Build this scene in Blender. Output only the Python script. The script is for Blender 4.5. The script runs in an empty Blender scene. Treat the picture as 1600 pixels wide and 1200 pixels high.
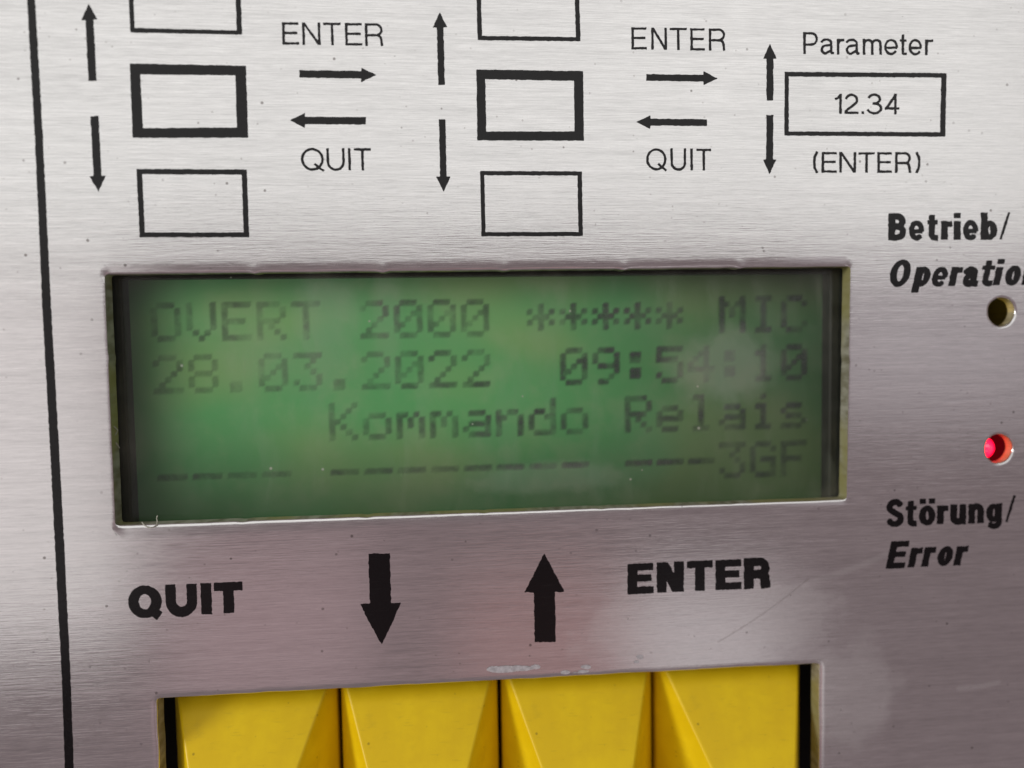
import bpy, bmesh, math, random
import numpy as np
from mathutils import Vector, Matrix

# Units: 1 Blender unit = 1 cm (the panel is about 14 cm of a small instrument front seen from 8 cm away).
scene = bpy.context.scene
scene.unit_settings.system = 'METRIC'
scene.unit_settings.scale_length = 0.01

# ------------------------------------------------------------------ camera
CAM = Vector((-0.71951, -8.35624, 0.46432))
ROT = Matrix(((0.99609762, 0.02127514, -0.08565576),
              (-0.08668904, 0.05364173, -0.99479022),
              (-0.01656958, 0.99833358, 0.05527672)))
FPX = 1150.0
cam_data = bpy.data.cameras.new('camera')
cam = bpy.data.objects.new('camera', cam_data)
scene.collection.objects.link(cam)
m4 = ROT.to_4x4(); m4.translation = CAM
cam.matrix_world = m4
cam_data.sensor_width = 36.0
cam_data.lens = 36.0 * FPX / 1600.0
cam_data.clip_start = 0.1
cam_data.clip_end = 2000.0
cam_data.dof.use_dof = True
cam_data.dof.focus_distance = 8.35
cam_data.dof.aperture_fstop = 0.08
scene.camera = cam

# ------------------------------------------------------------------ world, lamps, exposure
world = bpy.data.worlds.new('World'); scene.world = world
world.use_nodes = True
world.node_tree.nodes['Background'].inputs['Color'].default_value = (0.200, 0.154, 0.162, 1)
world.node_tree.nodes['Background'].inputs['Strength'].default_value = 1.0

def area(name, loc, aim, sx, sy, radiance, color):
    d = bpy.data.lights.new(name, 'AREA'); d.shape = 'RECTANGLE'
    d.size = sx; d.size_y = sy; d.color = color
    d.energy = radiance * math.pi * sx * sy
    o = bpy.data.objects.new(name, d); scene.collection.objects.link(o)
    o.location = loc
    o.rotation_euler = (Vector(aim) - Vector(loc)).to_track_quat('-Z', 'Z').to_euler()
    return o
def facing(name, x0, x1, z0, z1, y, radiance, color):
    # a light panel parallel to the instrument front, in front of it
    c = ((x0 + x1) / 2, y, (z0 + z1) / 2)
    return area(name, c, (c[0], 0, c[2]), x1 - x0, z1 - z0, radiance, color)
facing('window_light', -60, 42, 5.5, 38, -35, 0.83, (0.965, 1.0, 0.968))
facing('side_light', -58, -19, -16.5, 5, -35, 0.64, (1.0, 0.985, 0.965))
facing('red_patch_fill', -0.5, 10, -24, -14, -36, 0.18, (1.0, 0.42, 0.38))  # unseen lamp added for a reddish patch in the metal's reflection
facing('pink_patch_fill', -18, -6, -22, -11, -36, 0.185, (1.0, 0.62, 0.66))  # added lamp, tints the lower left reflection pink
facing('dark_patch_blocker', -6, -0.5, -24, -8, -36, 0.03, (1.0, 0.5, 0.55))  # very dim panel added to block the world and darken the reflection
facing('grey_patch_fill', 21, 40, -5, 5, -36, 0.25, (0.97, 0.96, 1.0))  # added lamp, lifts the reflection right of the display to cool grey
area('left_oblique_fill', (-74, -30, 16), (0, 0, -2), 20, 22, 24.0, (1.0, 0.99, 0.96))  # unseen lamp added at the left for directional shading on keys and cut-outs
facing('pale_patch_fill', 10, 20, -24, -14.5, -35.5, 0.42, (1.0, 0.96, 0.97))  # added lamp that puts a pale reflection near the last key

scene.view_settings.view_transform = 'Standard'
scene.view_settings.look = 'None'
scene.view_settings.exposure = 0.0
scene.view_settings.gamma = 1.0
scene.cycles.max_bounces = 8
scene.cycles.transparent_max_bounces = 12

# ------------------------------------------------------------------ helpers
RN = np.array(ROT)
CN = np.array(CAM)
def at(px, py, depth=0.0):
    """point on the plane y = depth measured in the photograph at (px, py)"""
    px = np.asarray(px, float); py = np.asarray(py, float)
    d = np.stack([(px - 800) / FPX, -(py - 600) / FPX, -np.ones_like(px)], -1) @ RN.T
    t = (depth - CN[1]) / d[..., 1]
    return CN + d * t[..., None]

def link(name, me, mat=None, parent=None, label=None, kind=None):
    if mat is not None: me.materials.append(mat)
    o = bpy.data.objects.new(name, me)
    scene.collection.objects.link(o)
    if parent is not None: o.parent = parent
    if label: o['label'] = label
    if kind: o['kind'] = kind
    return o

def tag(o, label, cat, group=None):
    o['label'] = label; o['category'] = cat
    if group: o['group'] = group
    return o

def empty(name, loc=(0, 0, 0)):
    o = bpy.data.objects.new(name, None); scene.collection.objects.link(o)
    o.location = loc; o.empty_display_size = 0.5
    return o

def mesh_py(name, verts, faces, smooth=False):
    me = bpy.data.meshes.new(name)
    me.from_pydata([tuple(v) for v in verts], [], [tuple(f) for f in faces])
    me.update()
    if smooth:
        me.polygons.foreach_set('use_smooth', [True] * len(me.polygons))
    return me

def from_bm(name, bm, smooth=False):
    me = bpy.data.meshes.new(name); bm.to_mesh(me); bm.free()
    if smooth: me.polygons.foreach_set('use_smooth', [True] * len(me.polygons))
    return me

def box_bm(bm, x0, x1, y0, y1, z0, z1, bevel=0.0):
    vs = [bm.verts.new(p) for p in ((x0,y0,z0),(x1,y0,z0),(x1,y1,z0),(x0,y1,z0),(x0,y0,z1),(x1,y0,z1),(x1,y1,z1),(x0,y1,z1))]
    fs = [bm.faces.new([vs[i] for i in f]) for f in ((3,2,1,0),(4,5,6,7),(0,1,5,4),(1,2,6,5),(2,3,7,6),(3,0,4,7))]
    if bevel:
        es = list({e for f in fs for e in f.edges})
        bmesh.ops.bevel(bm, geom=es, offset=bevel, segments=2, affect='EDGES', profile=0.6)

# ------------------------------------------------------------------ value noise (numpy) for print edges
_rng = np.random.RandomState(7)
_lat = _rng.rand(256, 256)
def vnoise(x, y):
    xi = np.floor(x).astype(int); yi = np.floor(y).astype(int)
    fx = x - xi; fy = y - yi
    fx = fx * fx * (3 - 2 * fx); fy = fy * fy * (3 - 2 * fy)
    g = lambda a, b: _lat[a & 255, b & 255]
    return ((g(xi, yi) * (1 - fx) + g(xi + 1, yi) * fx) * (1 - fy) + (g(xi, yi + 1) * (1 - fx) + g(xi + 1, yi + 1) * fx) * fy) * 2 - 1

# ------------------------------------------------------------------ material helpers
def new_mat(name):
    m = bpy.data.materials.new(name); m.use_nodes = True
    nt = m.node_tree
    return m, nt, nt.nodes['Principled BSDF']

class G:
    """terse node builder"""
    def __init__(s, nt): s.nt = nt; s.L = nt.links
    def n(s, t, **kw):
        nd = s.nt.nodes.new(t)
        for k, v in kw.items(): setattr(nd, k, v)
        return nd
    def put(s, sock, v):
        if isinstance(v, bpy.types.NodeSocket): s.L.new(v, sock)
        else: sock.default_value = v
    def m(s, op, a, b=0.0, c=0.0, clamp=False):
        nd = s.n('ShaderNodeMath', operation=op); nd.use_clamp = clamp
        s.put(nd.inputs[0], a); s.put(nd.inputs[1], b); s.put(nd.inputs[2], c)
        return nd.outputs[0]
    def coord(s):
        return s.n('ShaderNodeTexCoord').outputs['Object']
    def map(s, v, loc=(0,0,0), rot=(0,0,0), scale=(1,1,1)):
        nd = s.n('ShaderNodeMapping'); s.put(nd.inputs['Vector'], v)
        nd.inputs['Location'].default_value = loc; nd.inputs['Rotation'].default_value = rot; nd.inputs['Scale'].default_value = scale
        return nd.outputs[0]
    def noise(s, v, scale, detail=2.0, rough=0.5, dist=0.0):
        nd = s.n('ShaderNodeTexNoise'); s.put(nd.inputs['Vector'], v)
        nd.inputs['Scale'].default_value = scale; nd.inputs['Detail'].default_value = detail
        nd.inputs['Roughness'].default_value = rough; nd.inputs['Distortion'].default_value = dist
        return nd.outputs[0]
    def rng(s, v, a, b, c=0.0, d=1.0, smooth=True):
        nd = s.n('ShaderNodeMapRange'); nd.interpolation_type = 'SMOOTHSTEP' if smooth else 'LINEAR'
        s.put(nd.inputs[0], v)
        for i, q in enumerate((a, b, c, d)): s.put(nd.inputs[i + 1], q)
        return nd.outputs[0]
    def mix(s, f, a, b):
        nd = s.n('ShaderNodeMix', data_type='RGBA'); s.put(nd.inputs[0], f)
        s.put(nd.inputs[6], a if isinstance(a, bpy.types.NodeSocket) else (*a, 1)); s.put(nd.inputs[7], b if isinstance(b, bpy.types.NodeSocket) else (*b, 1))
        return nd.outputs[2]
    def capsule(s, xyz, a, b, r, soft):
        """mask of a straight scratch from a to b (x, z)"""
        L = math.hypot(b[0]-a[0], b[1]-a[1]); ang = math.atan2(b[1]-a[1], b[0]-a[0])
        sep = xyz
        dx = s.m('SUBTRACT', sep[0], a[0]); dz = s.m('SUBTRACT', sep[2], a[1])
        u = s.m('ADD', s.m('MULTIPLY', dx, math.cos(ang)), s.m('MULTIPLY', dz, math.sin(ang)))
        v = s.m('SUBTRACT', s.m('MULTIPLY', dz, math.cos(ang)), s.m('MULTIPLY', dx, math.sin(ang)))
        # slight bow so the scratch is not ruler straight
        un = s.m('DIVIDE', u, L)
        bow = s.m('MULTIPLY', s.m('MULTIPLY', un, s.m('SUBTRACT', 1.0, un)), L * 0.10)
        v = s.m('ADD', v, bow)
        uc = s.m('SUBTRACT', u, s.m('MINIMUM', s.m('MAXIMUM', u, 0.0), L))
        d = s.m('SQRT', s.m('ADD', s.m('MULTIPLY', uc, uc), s.m('MULTIPLY', v, v)))
        return s.rng(d, r, r + soft, 1.0, 0.0)
    def blob(s, xyz, c, rx, rz, soft, wob):
        dx = s.m('DIVIDE', s.m('SUBTRACT', xyz[0], c[0]), rx); dz = s.m('DIVIDE', s.m('SUBTRACT', xyz[2], c[1]), rz)
        d = s.m('SQRT', s.m('ADD', s.m('MULTIPLY', dx, dx), s.m('MULTIPLY', dz, dz)))
        d = s.m('ADD', d, wob)
        return s.rng(d, 1.0 - soft, 1.0 + soft, 1.0, 0.0)

def xz(px, py):
    p = at(px, py); return (float(p[0]), float(p[2]))

# --- brushed aluminium front
def make_alu():
    m, nt, bs = new_mat('brushed_aluminium'); g = G(nt)
    co = g.coord()
    sp = g.n('ShaderNodeSeparateXYZ'); g.put(sp.inputs[0], co); xyz = sp.outputs
    s1 = g.noise(g.map(co, scale=(0.75, 1, 34)), 1.6, 3, 0.6)
    s2 = g.noise(g.map(co, loc=(3, 0, 7), scale=(3.0, 1, 60)), 1.5, 2, 0.55)
    s3 = g.noise(g.map(co, loc=(8, 0, 2), scale=(0.35, 1, 9)), 1.2, 2, 0.5)
    fine = g.noise(co, 34, 2, 0.6)
    blot = g.noise(g.map(co, loc=(1.3, 0, 5)), 0.75, 4, 0.55, 0.4)
    streak = g.m('ADD', g.m('MULTIPLY', g.m('SUBTRACT', s1, 0.5), 0.55), g.m('ADD', g.m('MULTIPLY', g.m('SUBTRACT', s2, 0.5), 0.55), g.m('MULTIPLY', g.m('SUBTRACT', s3, 0.5), 0.35)))
    val = g.m('ADD', g.m('MULTIPLY', streak, 0.62), g.m('ADD', 0.735, g.m('MULTIPLY', g.m('SUBTRACT', blot, 0.5), 0.10)))
    val = g.m('ADD', val, g.m('MULTIPLY', g.m('SUBTRACT', fine, 0.5), 0.05))
    comb = g.n('ShaderNodeCombineColor')
    g.put(comb.inputs[0], val); g.put(comb.inputs[1], g.m('MULTIPLY', val, 0.992)); g.put(comb.inputs[2], g.m('MULTIPLY', val, 0.985))
    col = comb.outputs[0]
    # dust and corrosion specks
    def specks(scale, thr, r0, r1, loc):
        vo = g.n('ShaderNodeTexVoronoi'); g.put(vo.inputs['Vector'], g.map(co, loc=loc, scale=(1, 0.0, 1)))
        vo.inputs['Scale'].default_value = scale
        sc = g.n('ShaderNodeSeparateColor'); g.put(sc.inputs[0], vo.outputs['Color'])
        rad = g.rng(sc.outputs[1], 0, 1, r0, r1, False)
        dd = g.m('DIVIDE', vo.outputs['Distance'], rad)
        return g.m('MULTIPLY', g.rng(dd, 0.6, 1.1, 1, 0), g.m('GREATER_THAN', sc.outputs[0], thr))
    clus = g.rng(g.noise(g.map(co, loc=(9, 0, 3)), 0.6, 2), 0.38, 0.60, 0.35, 1)
    dark = g.m('MULTIPLY', specks(6.0, 0.5, 0.035, 0.115, (0, 0, 0)), clus)
    dark2 = g.m('MULTIPLY', specks(11.0, 0.6, 0.06, 0.15, (4, 0, 1)), g.m('MULTIPLY', clus, 0.5))
    col = g.mix(g.m('MULTIPLY', dark, 0.72), col, (0.12, 0.10, 0.09))
    col = g.mix(g.m('MULTIPLY', dark2, 0.7), col, (0.22, 0.19, 0.17))
    light = specks(3.0, 0.80, 0.016, 0.04, (2, 0, 6))
    # scratches
    wob = g.m('MULTIPLY', g.m('SUBTRACT', g.noise(co, 2.2, 5, 0.65), 0.5), 1.7)
    scr = g.capsule(xyz, xz(1122, 1003), xz(1262, 905), 0.004, 0.012)
    scr2 = g.capsule(xyz, xz(1255, 912), xz(1385, 866), 0.012, 0.05)
    scr3 = g.capsule(xyz, xz(1498, 1076), xz(1560, 1066), 0.01, 0.04)
    refl_patch = g.blob(xyz, xz(1085, 985), 1.25, 0.52, 0.3, wob)  # pale reflected light on the metal, painted as three soft patches
    refl_patch2 = g.blob(xyz, xz(1330, 1085), 0.55, 0.62, 0.3, wob)
    refl_patch3 = g.blob(xyz, xz(1215, 960), 0.75, 0.42, 0.2, wob)
    refl_mask = g.m('MAXIMUM', g.m('MAXIMUM', refl_patch, refl_patch2), refl_patch3)
    refl_mask = g.m('MULTIPLY', refl_mask, g.rng(g.noise(co, 7, 4, 0.6), 0.25, 0.7, 0.75, 1.0))
    col = g.mix(g.m('MULTIPLY', scr, 0.36), col, (0.25, 0.22, 0.2))
    bs.inputs['Metallic'].default_value = 1.0
    g.put(bs.inputs['Base Color'], col)
    ro = g.m('ADD', 0.175, g.m('MULTIPLY', streak, 0.22)); ro = g.m('ADD', ro, g.m('MULTIPLY', g.m('SUBTRACT', blot, 0.5), 0.10))
    g.put(bs.inputs['Roughness'], ro)
    bu = g.n('ShaderNodeBump'); bu.inputs['Strength'].default_value = 0.3; bu.inputs['Distance'].default_value = 0.004
    g.put(bu.inputs['Height'], g.m('ADD', streak, g.m('MULTIPLY', fine, 0.12)))
    g.L.new(bu.outputs[0], bs.inputs['Normal'])
    # dusty diffuse coat on the metal, with the painted reflection patches mixed in
    di = g.n('ShaderNodeBsdfDiffuse'); di.inputs['Color'].default_value = (0.66, 0.63, 0.63, 1)
    f = g.m('ADD', g.m('MULTIPLY', refl_mask, 0.20), 0.045)
    f = g.m('ADD', f, g.m('MULTIPLY', scr2, 0.10)); f = g.m('ADD', f, g.m('MULTIPLY', scr3, 0.12)); f = g.m('ADD', f, g.m('MULTIPLY', light, 0.55), clamp=True)
    mx = g.n('ShaderNodeMixShader'); g.put(mx.inputs[0], f); g.L.new(bs.outputs[0], mx.inputs[1]); g.L.new(di.outputs[0], mx.inputs[2])
    out = nt.nodes['Material Output']; g.L.new(mx.outputs[0], out.inputs['Surface'])
    return m
ALU = make_alu()

def make_cut():
    m, nt, bs = new_mat('sawn_chromated_edge'); g = G(nt); co = g.coord()
    a = g.noise(g.map(co, scale=(6, 2, 6)), 2.0, 3); b = g.noise(co, 1.1, 2)
    col = g.mix(g.rng(a, 0.3, 0.7), (0.23, 0.21, 0.14), (0.46, 0.44, 0.36))
    col = g.mix(g.rng(b, 0.45, 0.6, 0, 0.8), col, (0.36, 0.33, 0.12))
    g.put(bs.inputs['Base Color'], col); bs.inputs['Metallic'].default_value = 0.35; bs.inputs['Roughness'].default_value = 0.5
    return m
CUT = make_cut()

def make_ink():
    m, nt, bs = new_mat('black_print_ink'); g = G(nt); co = g.coord()
    n = g.noise(co, 30, 3); b = g.noise(g.map(co, scale=(2, 1, 22)), 2, 2)
    g.put(bs.inputs['Base Color'], g.mix(g.rng(b, 0.55, 0.8, 0, 0.5), (0.003, 0.0025, 0.003), (0.012, 0.011, 0.011)))
    g.put(bs.inputs['Roughness'], g.rng(n, 0.3, 0.7, 0.17, 0.28))
    bs.inputs['Specular IOR Level'].default_value = 0.34
    bu = g.n('ShaderNodeBump'); bu.inputs['Strength'].default_value = 0.15; bu.inputs['Distance'].default_value = 0.003
    g.put(bu.inputs['Height'], n); g.L.new(bu.outputs[0], bs.inputs['Normal'])
    return m
INK = make_ink()

def plain(name, col, rough=0.5, metal=0.0, spec=0.5, nscale=12.0, namp=0.12):
    m, nt, bs = new_mat(name); g = G(nt); co = g.coord()
    n = g.noise(co, nscale, 4, 0.6)
    dk = tuple(c * (1 - namp) for c in col); lt = tuple(min(1, c * (1 + namp)) for c in col)
    g.put(bs.inputs['Base Color'], g.mix(g.rng(n, 0.3, 0.7), dk, lt))
    g.put(bs.inputs['Roughness'], g.rng(n, 0.2, 0.8, rough - 0.05, rough + 0.06)); bs.inputs['Metallic'].default_value = metal
    bs.inputs['Specular IOR Level'].default_value = spec
    return m
BLACK = plain('matt_black_plastic', (0.012, 0.011, 0.010), 0.6, spec=0.25)
BEZEL = plain('black_lacquered_bezel', (0.010, 0.010, 0.008), 0.5, spec=0.2)
RESIDUE = plain('dried_glue', (0.50, 0.48, 0.50), 0.4, nscale=20, namp=0.2)

def make_yellow():
    m, nt, bs = new_mat('yellow_key_plastic'); g = G(nt); co = g.coord()
    n = g.noise(co, 1.6, 4, 0.6); fine = g.noise(co, 60, 2)
    col = g.mix(g.rng(n, 0.35, 0.7), (0.82, 0.56, 0.004), (0.92, 0.66, 0.007))
    vo = g.n('ShaderNodeTexVoronoi'); g.put(vo.inputs['Vector'], co); vo.inputs['Scale'].default_value = 4.0
    sc = g.n('ShaderNodeSeparateColor'); g.put(sc.inputs[0], vo.outputs['Color'])
    sp = g.m('MULTIPLY', g.rng(vo.outputs['Distance'], 0.03, 0.09, 1, 0), g.m('GREATER_THAN', sc.outputs[0], 0.6))
    gr = g.rng(g.noise(g.map(co, loc=(2, 5, 1)), 3.2, 5, 0.65), 0.55, 0.8, 0, 0.22)
    col = g.mix(g.m('MULTIPLY', sp, 0.55), col, (0.16, 0.09, 0.01))
    col = g.mix(gr, col, (0.35, 0.21, 0.02))
    vo2 = g.n('ShaderNodeTexVoronoi'); g.put(vo2.inputs['Vector'], g.map(co, loc=(3, 1, 2))); vo2.inputs['Scale'].default_value = 9.0
    sc2 = g.n('ShaderNodeSeparateColor'); g.put(sc2.inputs[0], vo2.outputs['Color'])
    sp2 = g.m('MULTIPLY', g.rng(vo2.outputs['Distance'], 0.05, 0.16, 1, 0), g.m('GREATER_THAN', sc2.outputs[0], 0.72))
    col = g.mix(g.m('MULTIPLY', sp2, 0.4), col, (0.30, 0.17, 0.01))
    scf = g.rng(g.noise(g.map(co, rot=(0, 0.5, 0), scale=(2, 1, 18)), 2.5, 4, 0.6), 0.60, 0.72, 0, 0.25)
    col = g.mix(scf, col, (0.55, 0.36, 0.02))
    g.put(bs.inputs['Base Color'], col)
    g.put(bs.inputs['Roughness'], g.m('ADD', g.rng(n, 0.3, 0.7, 0.34, 0.46), g.m('MULTIPLY', scf, 0.6)))
    bs.inputs['Specular IOR Level'].default_value = 0.25
    bu = g.n('ShaderNodeBump'); bu.inputs['Strength'].default_value = 0.12; bu.inputs['Distance'].default_value = 0.004
    g.put(bu.inputs['Height'], fine); g.L.new(bu.outputs[0], bs.inputs['Normal'])
    return m
YELLOW = make_yellow()

# ------------------------------------------------------------------ front panel plate with its cut-outs
T = 0.205      # plate thickness
def edge_pts(corners, step, wob, seed, bites=(), side=((1, 1),) * 4):
    """closed outline (pixels in the photograph -> cm) as a dense polyline; returns pts and per-point rollover factor"""
    P = [np.array(xz(*c)) for c in corners]
    out, fac = [], []
    for i in range(len(P)):
        a, b = P[i], P[(i + 1) % len(P)]
        L = np.linalg.norm(b - a); n = max(2, int(L / step)); d = (b - a) / L; nrm = np.array([-d[1], d[0]])
        cen = np.mean(P, 0)
        if np.dot(cen - a, nrm) < 0: nrm = -nrm      # towards the hole
        for k in range(n):
            t = (k + 0.0) / n
            p = a + (b - a) * t
            e = min(t, 1 - t) * L
            w = vnoise(np.array([L * t * 3.1 + seed * 17]), np.array([i * 7.7 + seed]))[0] * wob
            w += vnoise(np.array([L * t * 14 + seed * 5]), np.array([i * 3.3 + seed]))[0] * wob * 0.6
            w *= min(1, e / 0.1)
            f = side[i][0] + (side[i][1] - side[i][0]) * t
            for (q, amp, wid) in bites:
                dd = np.linalg.norm(p - q)
                gq = math.exp(-(dd / wid) ** 2)
                w += amp * gq; f *= 1 - 0.6 * gq
            out.append(p + nrm * w); fac.append(f)
    return np.array(out), np.array(fac)

def smooth_closed(a, k=2):
    for _ in range(k): a = (np.roll(a, 1, 0) + 2 * a + np.roll(a, -1, 0)) / 4
    return a

def offset_out(pts, dist):
    """move a closed outline away from the hole by dist (array)"""
    prv = np.roll(pts, 1, 0); nxt = np.roll(pts, -1, 0)
    e1 = pts - prv; e2 = nxt - pts
    n1 = np.stack([e1[:, 1], -e1[:, 0]], 1); n2 = np.stack([e2[:, 1], -e2[:, 0]], 1)
    n1 /= np.linalg.norm(n1, axis=1)[:, None] + 1e-12; n2 /= np.linalg.norm(n2, axis=1)[:, None] + 1e-12
    n = n1 + n2; n /= (np.linalg.norm(n, axis=1)[:, None] + 1e-12)
    c = np.clip((n * n1).sum(1), 0.5, 1)
    area2 = np.sum(prv[:, 0] * pts[:, 1] - pts[:, 0] * prv[:, 1])
    sgn = 1 if area2 > 0 else -1
    return pts + sgn * n * (np.asarray(dist) / c)[:, None]



B = lambda px, py, amp, wid: (np.array(xz(px, py)), amp * 0.75, wid * 0.85)
lcd_bites = [B(397, 425, 0.030, 0.035), B(598, 423, 0.034, 0.035), B(788, 421, 0.028, 0.03), B(975, 419, 0.034, 0.035), B(1156, 417, 0.028, 0.035),
             B(378, 815, -0.022, 0.035), B(572, 808, -0.02, 0.035), B(757, 801, -0.016, 0.03), B(940, 795, -0.018, 0.035), B(1140, 788, -0.014, 0.03),
             B(1328, 565, -0.02, 0.04), B(168, 560, 0.016, 0.04)]
HOLES = []
p, f = edge_pts([(163, 428), (1329, 416), (1323, 781), (180, 822)], 0.035, 0.0022, 1, lcd_bites, ((0.8, 0.9), (0.05, 0.05), (0.55, 1.2), (0.04, 0.04)))
HOLES.append(('display', p, smooth_closed(f, 2), 0.15, 0.015))
kx0, kz0 = xz(244, 1092); kx1, kz1 = xz(1281, 1037)
kb = 3.1
def plate_to(p): return p
P4 = [xz(244, 1092), xz(1281, 1037), (kx1 + 0.0, kz1 - kb), (kx0 - 0.0, kz0 - kb)]
def edge_xz(P, step, wob, seed):
    P = [np.array(q) for q in P]; out = []; fac = []
    cen = np.mean(P, 0)
    for i in range(len(P)):
        a, b = P[i], P[(i + 1) % len(P)]; L = np.linalg.norm(b - a); n = max(2, int(L / step)); d = (b - a) / L; nrm = np.array([-d[1], d[0]])
        if np.dot(cen - a, nrm) < 0: nrm = -nrm
        for k in range(n):
            t = k / n; e = min(t, 1 - t) * L
            w = vnoise(np.array([L * t * 4 + seed * 17]), np.array([i * 7.7 + seed]))[0] * wob + vnoise(np.array([L * t * 16]), np.array([i * 2.7 + seed]))[0] * wob * .6
            out.append(a + (b - a) * t + nrm * w * min(1, e / .1)); fac.append(1.0)
    return np.array(out), np.array(fac)
p, f = edge_xz(P4, 0.04, 0.004, 3)
HOLES.append(('keys', p, f, 0.075, 0.012))
LEDS = [((1565.5, 487), 0.172, 'a'), ((1561.5, 701), 0.178, 'r')]
for i, (c, r, k) in enumerate(LEDS):
    cx, cz = xz(*c); th = np.linspace(0, 2 * math.pi, 72, endpoint=False)[::-1]
    rr = r * (1 + 0.012 * np.sin(3 * th + i) + 0.008 * np.sin(7 * th + 2))
    HOLES.append(('led', np.stack([cx + rr * np.cos(th), cz + rr * np.sin(th)], 1), np.ones(72), 0.035, 0.014))

panel = empty('control_panel', (0, 0.1, -6.8))
tag(panel, 'brushed aluminium front panel printed with black arrows, boxes and lettering', 'control panel')
panel_inv = Matrix.Translation((0, -0.1, 6.8))
def child(o, root=None):
    root = root or panel
    o.parent = root; o.matrix_parent_inverse = Matrix.Translation(-root.location)
    return o

def build_plate():
    bm = bmesh.new()
    outer = [(-9.0, 7.0), (8.8, 7.0), (8.8, -7.0), (-9.0, -7.0)]
    ov = [bm.verts.new((x, 0, z)) for x, z in outer]
    edges = [bm.edges.new((ov[i], ov[(i + 1) % 4])) for i in range(4)]
    rims = []
    for name, pts, fac, wid, drop in HOLES:
        TB = 0.125 if name == 'led' else (0.175 if name == 'display' else T)
        fac = np.asarray(fac)
        prof = [(1.0, 0.0), (0.96, 0.0), (0.8, 0.01), (0.6, 0.065), (0.4, 0.215), (0.2, 0.5), (0.06, 0.8), (0.0, 1.0 + 0.006 / drop)]
        base = smooth_closed(pts, 1)
        loops = []
        for j, (o_, d_) in enumerate(prof):
            w = wid * o_ * (0.25 + 0.75 * fac)
            q = offset_out(base, w if j < 7 else np.zeros(len(base)))
            if j < 2: q = smooth_closed(q, 2)
            y = drop * d_ * np.clip(fac, 0.06, 1)
            loops.append([bm.verts.new((q[k][0], y[k], q[k][1])) for k in range(len(q))])
        back = [bm.verts.new((base[k][0], TB, base[k][1])) for k in range(len(base))]
        n = len(base)
        edges += [bm.edges.new((loops[0][k], loops[0][(k + 1) % n])) for k in range(n)]
        rims.append((loops, back))
    res = bmesh.ops.triangle_fill(bm, use_beauty=True, use_dissolve=False, edges=edges)
    for f in bm.faces: f.material_index = 0
    for loops, back in rims:
        n = len(back)
        for j in range(len(loops) - 1):
            for k in range(n):
                fc = bm.faces.new((loops[j][k], loops[j][(k + 1) % n], loops[j + 1][(k + 1) % n], loops[j + 1][k])); fc.smooth = True
        last = loops[-1]
        vs = [bm.verts.new(v.co) for v in last]      # hard edge between rim and cut face
        for k in range(n):
            fc = bm.faces.new((vs[k], vs[(k + 1) % n], back[(k + 1) % n], back[k])); fc.material_index = 1; fc.smooth = True
    # outer sides
    bo = [bm.verts.new((x, T, z)) for x, z in outer]
    of = [bm.verts.new((x, 0, z)) for x, z in outer]
    for i in range(4):
        fc = bm.faces.new((of[i], of[(i + 1) % 4], bo[(i + 1) % 4], bo[i])); fc.material_index = 1
    bmesh.ops.recalc_face_normals(bm, faces=[f for f in bm.faces])
    # front faces must look to the camera (-y)
    for f in bm.faces:
        if abs(f.normal.y) > 0.99 and f.normal.y > 0: f.normal_flip()
    for f in bm.faces:
        if f.material_index == 0: f.smooth = True
    me = from_bm('plate', bm)
    me.materials.append(ALU); me.materials.append(CUT)
    return me
plate = child(link('plate', build_plate()))

# ------------------------------------------------------------------ printing: signed distance shapes -> thin printed sheets
INK_Y = -0.0015
def d_seg(X, Y, a, b, h, f0, f1):
    ax, ay = a; bx, by = b; L = math.hypot(bx - ax, by - ay) + 1e-9
    ux, uy = (bx - ax) / L, (by - ay) / L
    u = (X - ax) * ux + (Y - ay) * uy; v = np.abs((Y - ay) * ux - (X - ax) * uy)
    mid = v - h
    s = np.where(u < 0, (np.maximum(v - h, -u) if f0 else np.hypot(u, v) - h), mid)
    return np.where(u > L, (np.maximum(v - h, u - L) if f1 else np.hypot(u - L, v) - h), s)
def d_poly(X, Y, pts, h, closed=False):
    d = np.full(X.shape, 1e9); n = len(pts) - 1
    for i in range(n):
        if math.hypot(pts[i + 1][0] - pts[i][0], pts[i + 1][1] - pts[i][1]) < 1e-3: continue
        d = np.minimum(d, d_seg(X, Y, pts[i], pts[i + 1], h, i == 0 and not closed, i == n - 1 and not closed))
    return d
def d_fill(X, Y, pts):
    """polygon"""
    d = np.full(X.shape, 1e9); ins = np.zeros(X.shape, bool); n = len(pts)
    for i in range(n):
        a = pts[i]; b = pts[(i + 1) % n]
        ex, ey = b[0] - a[0], b[1] - a[1]; wx, wy = X - a[0], Y - a[1]
        t = np.clip((wx * ex + wy * ey) / (ex * ex + ey * ey + 1e-12), 0, 1)
        d = np.minimum(d, np.hypot(wx - ex * t, wy - ey * t))
        c = (a[1] > Y) != (b[1] > Y)
        with np.errstate(divide='ignore', invalid='ignore'):
            xi = a[0] + (Y - a[1]) * ex / (ey if ey else 1e-9)
        ins ^= c & (X < xi)
    return np.where(ins, -d, d)
def d_ell(X, Y, cx, cy, rx, ry):
    x = (X - cx) / rx; y = (Y - cy) / ry; q = np.hypot(x, y) + 1e-6
    g = np.hypot(x / rx, y / ry) / q
    return (q - 1) / g
def arc(cx, cy, rx, ry, a0, a1, n=14):
    return [(cx + rx * math.cos(math.radians(a0 + (a1 - a0) * i / n)), cy + ry * math.sin(math.radians(a0 + (a1 - a0) * i / n))) for i in range(n + 1)]

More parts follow.
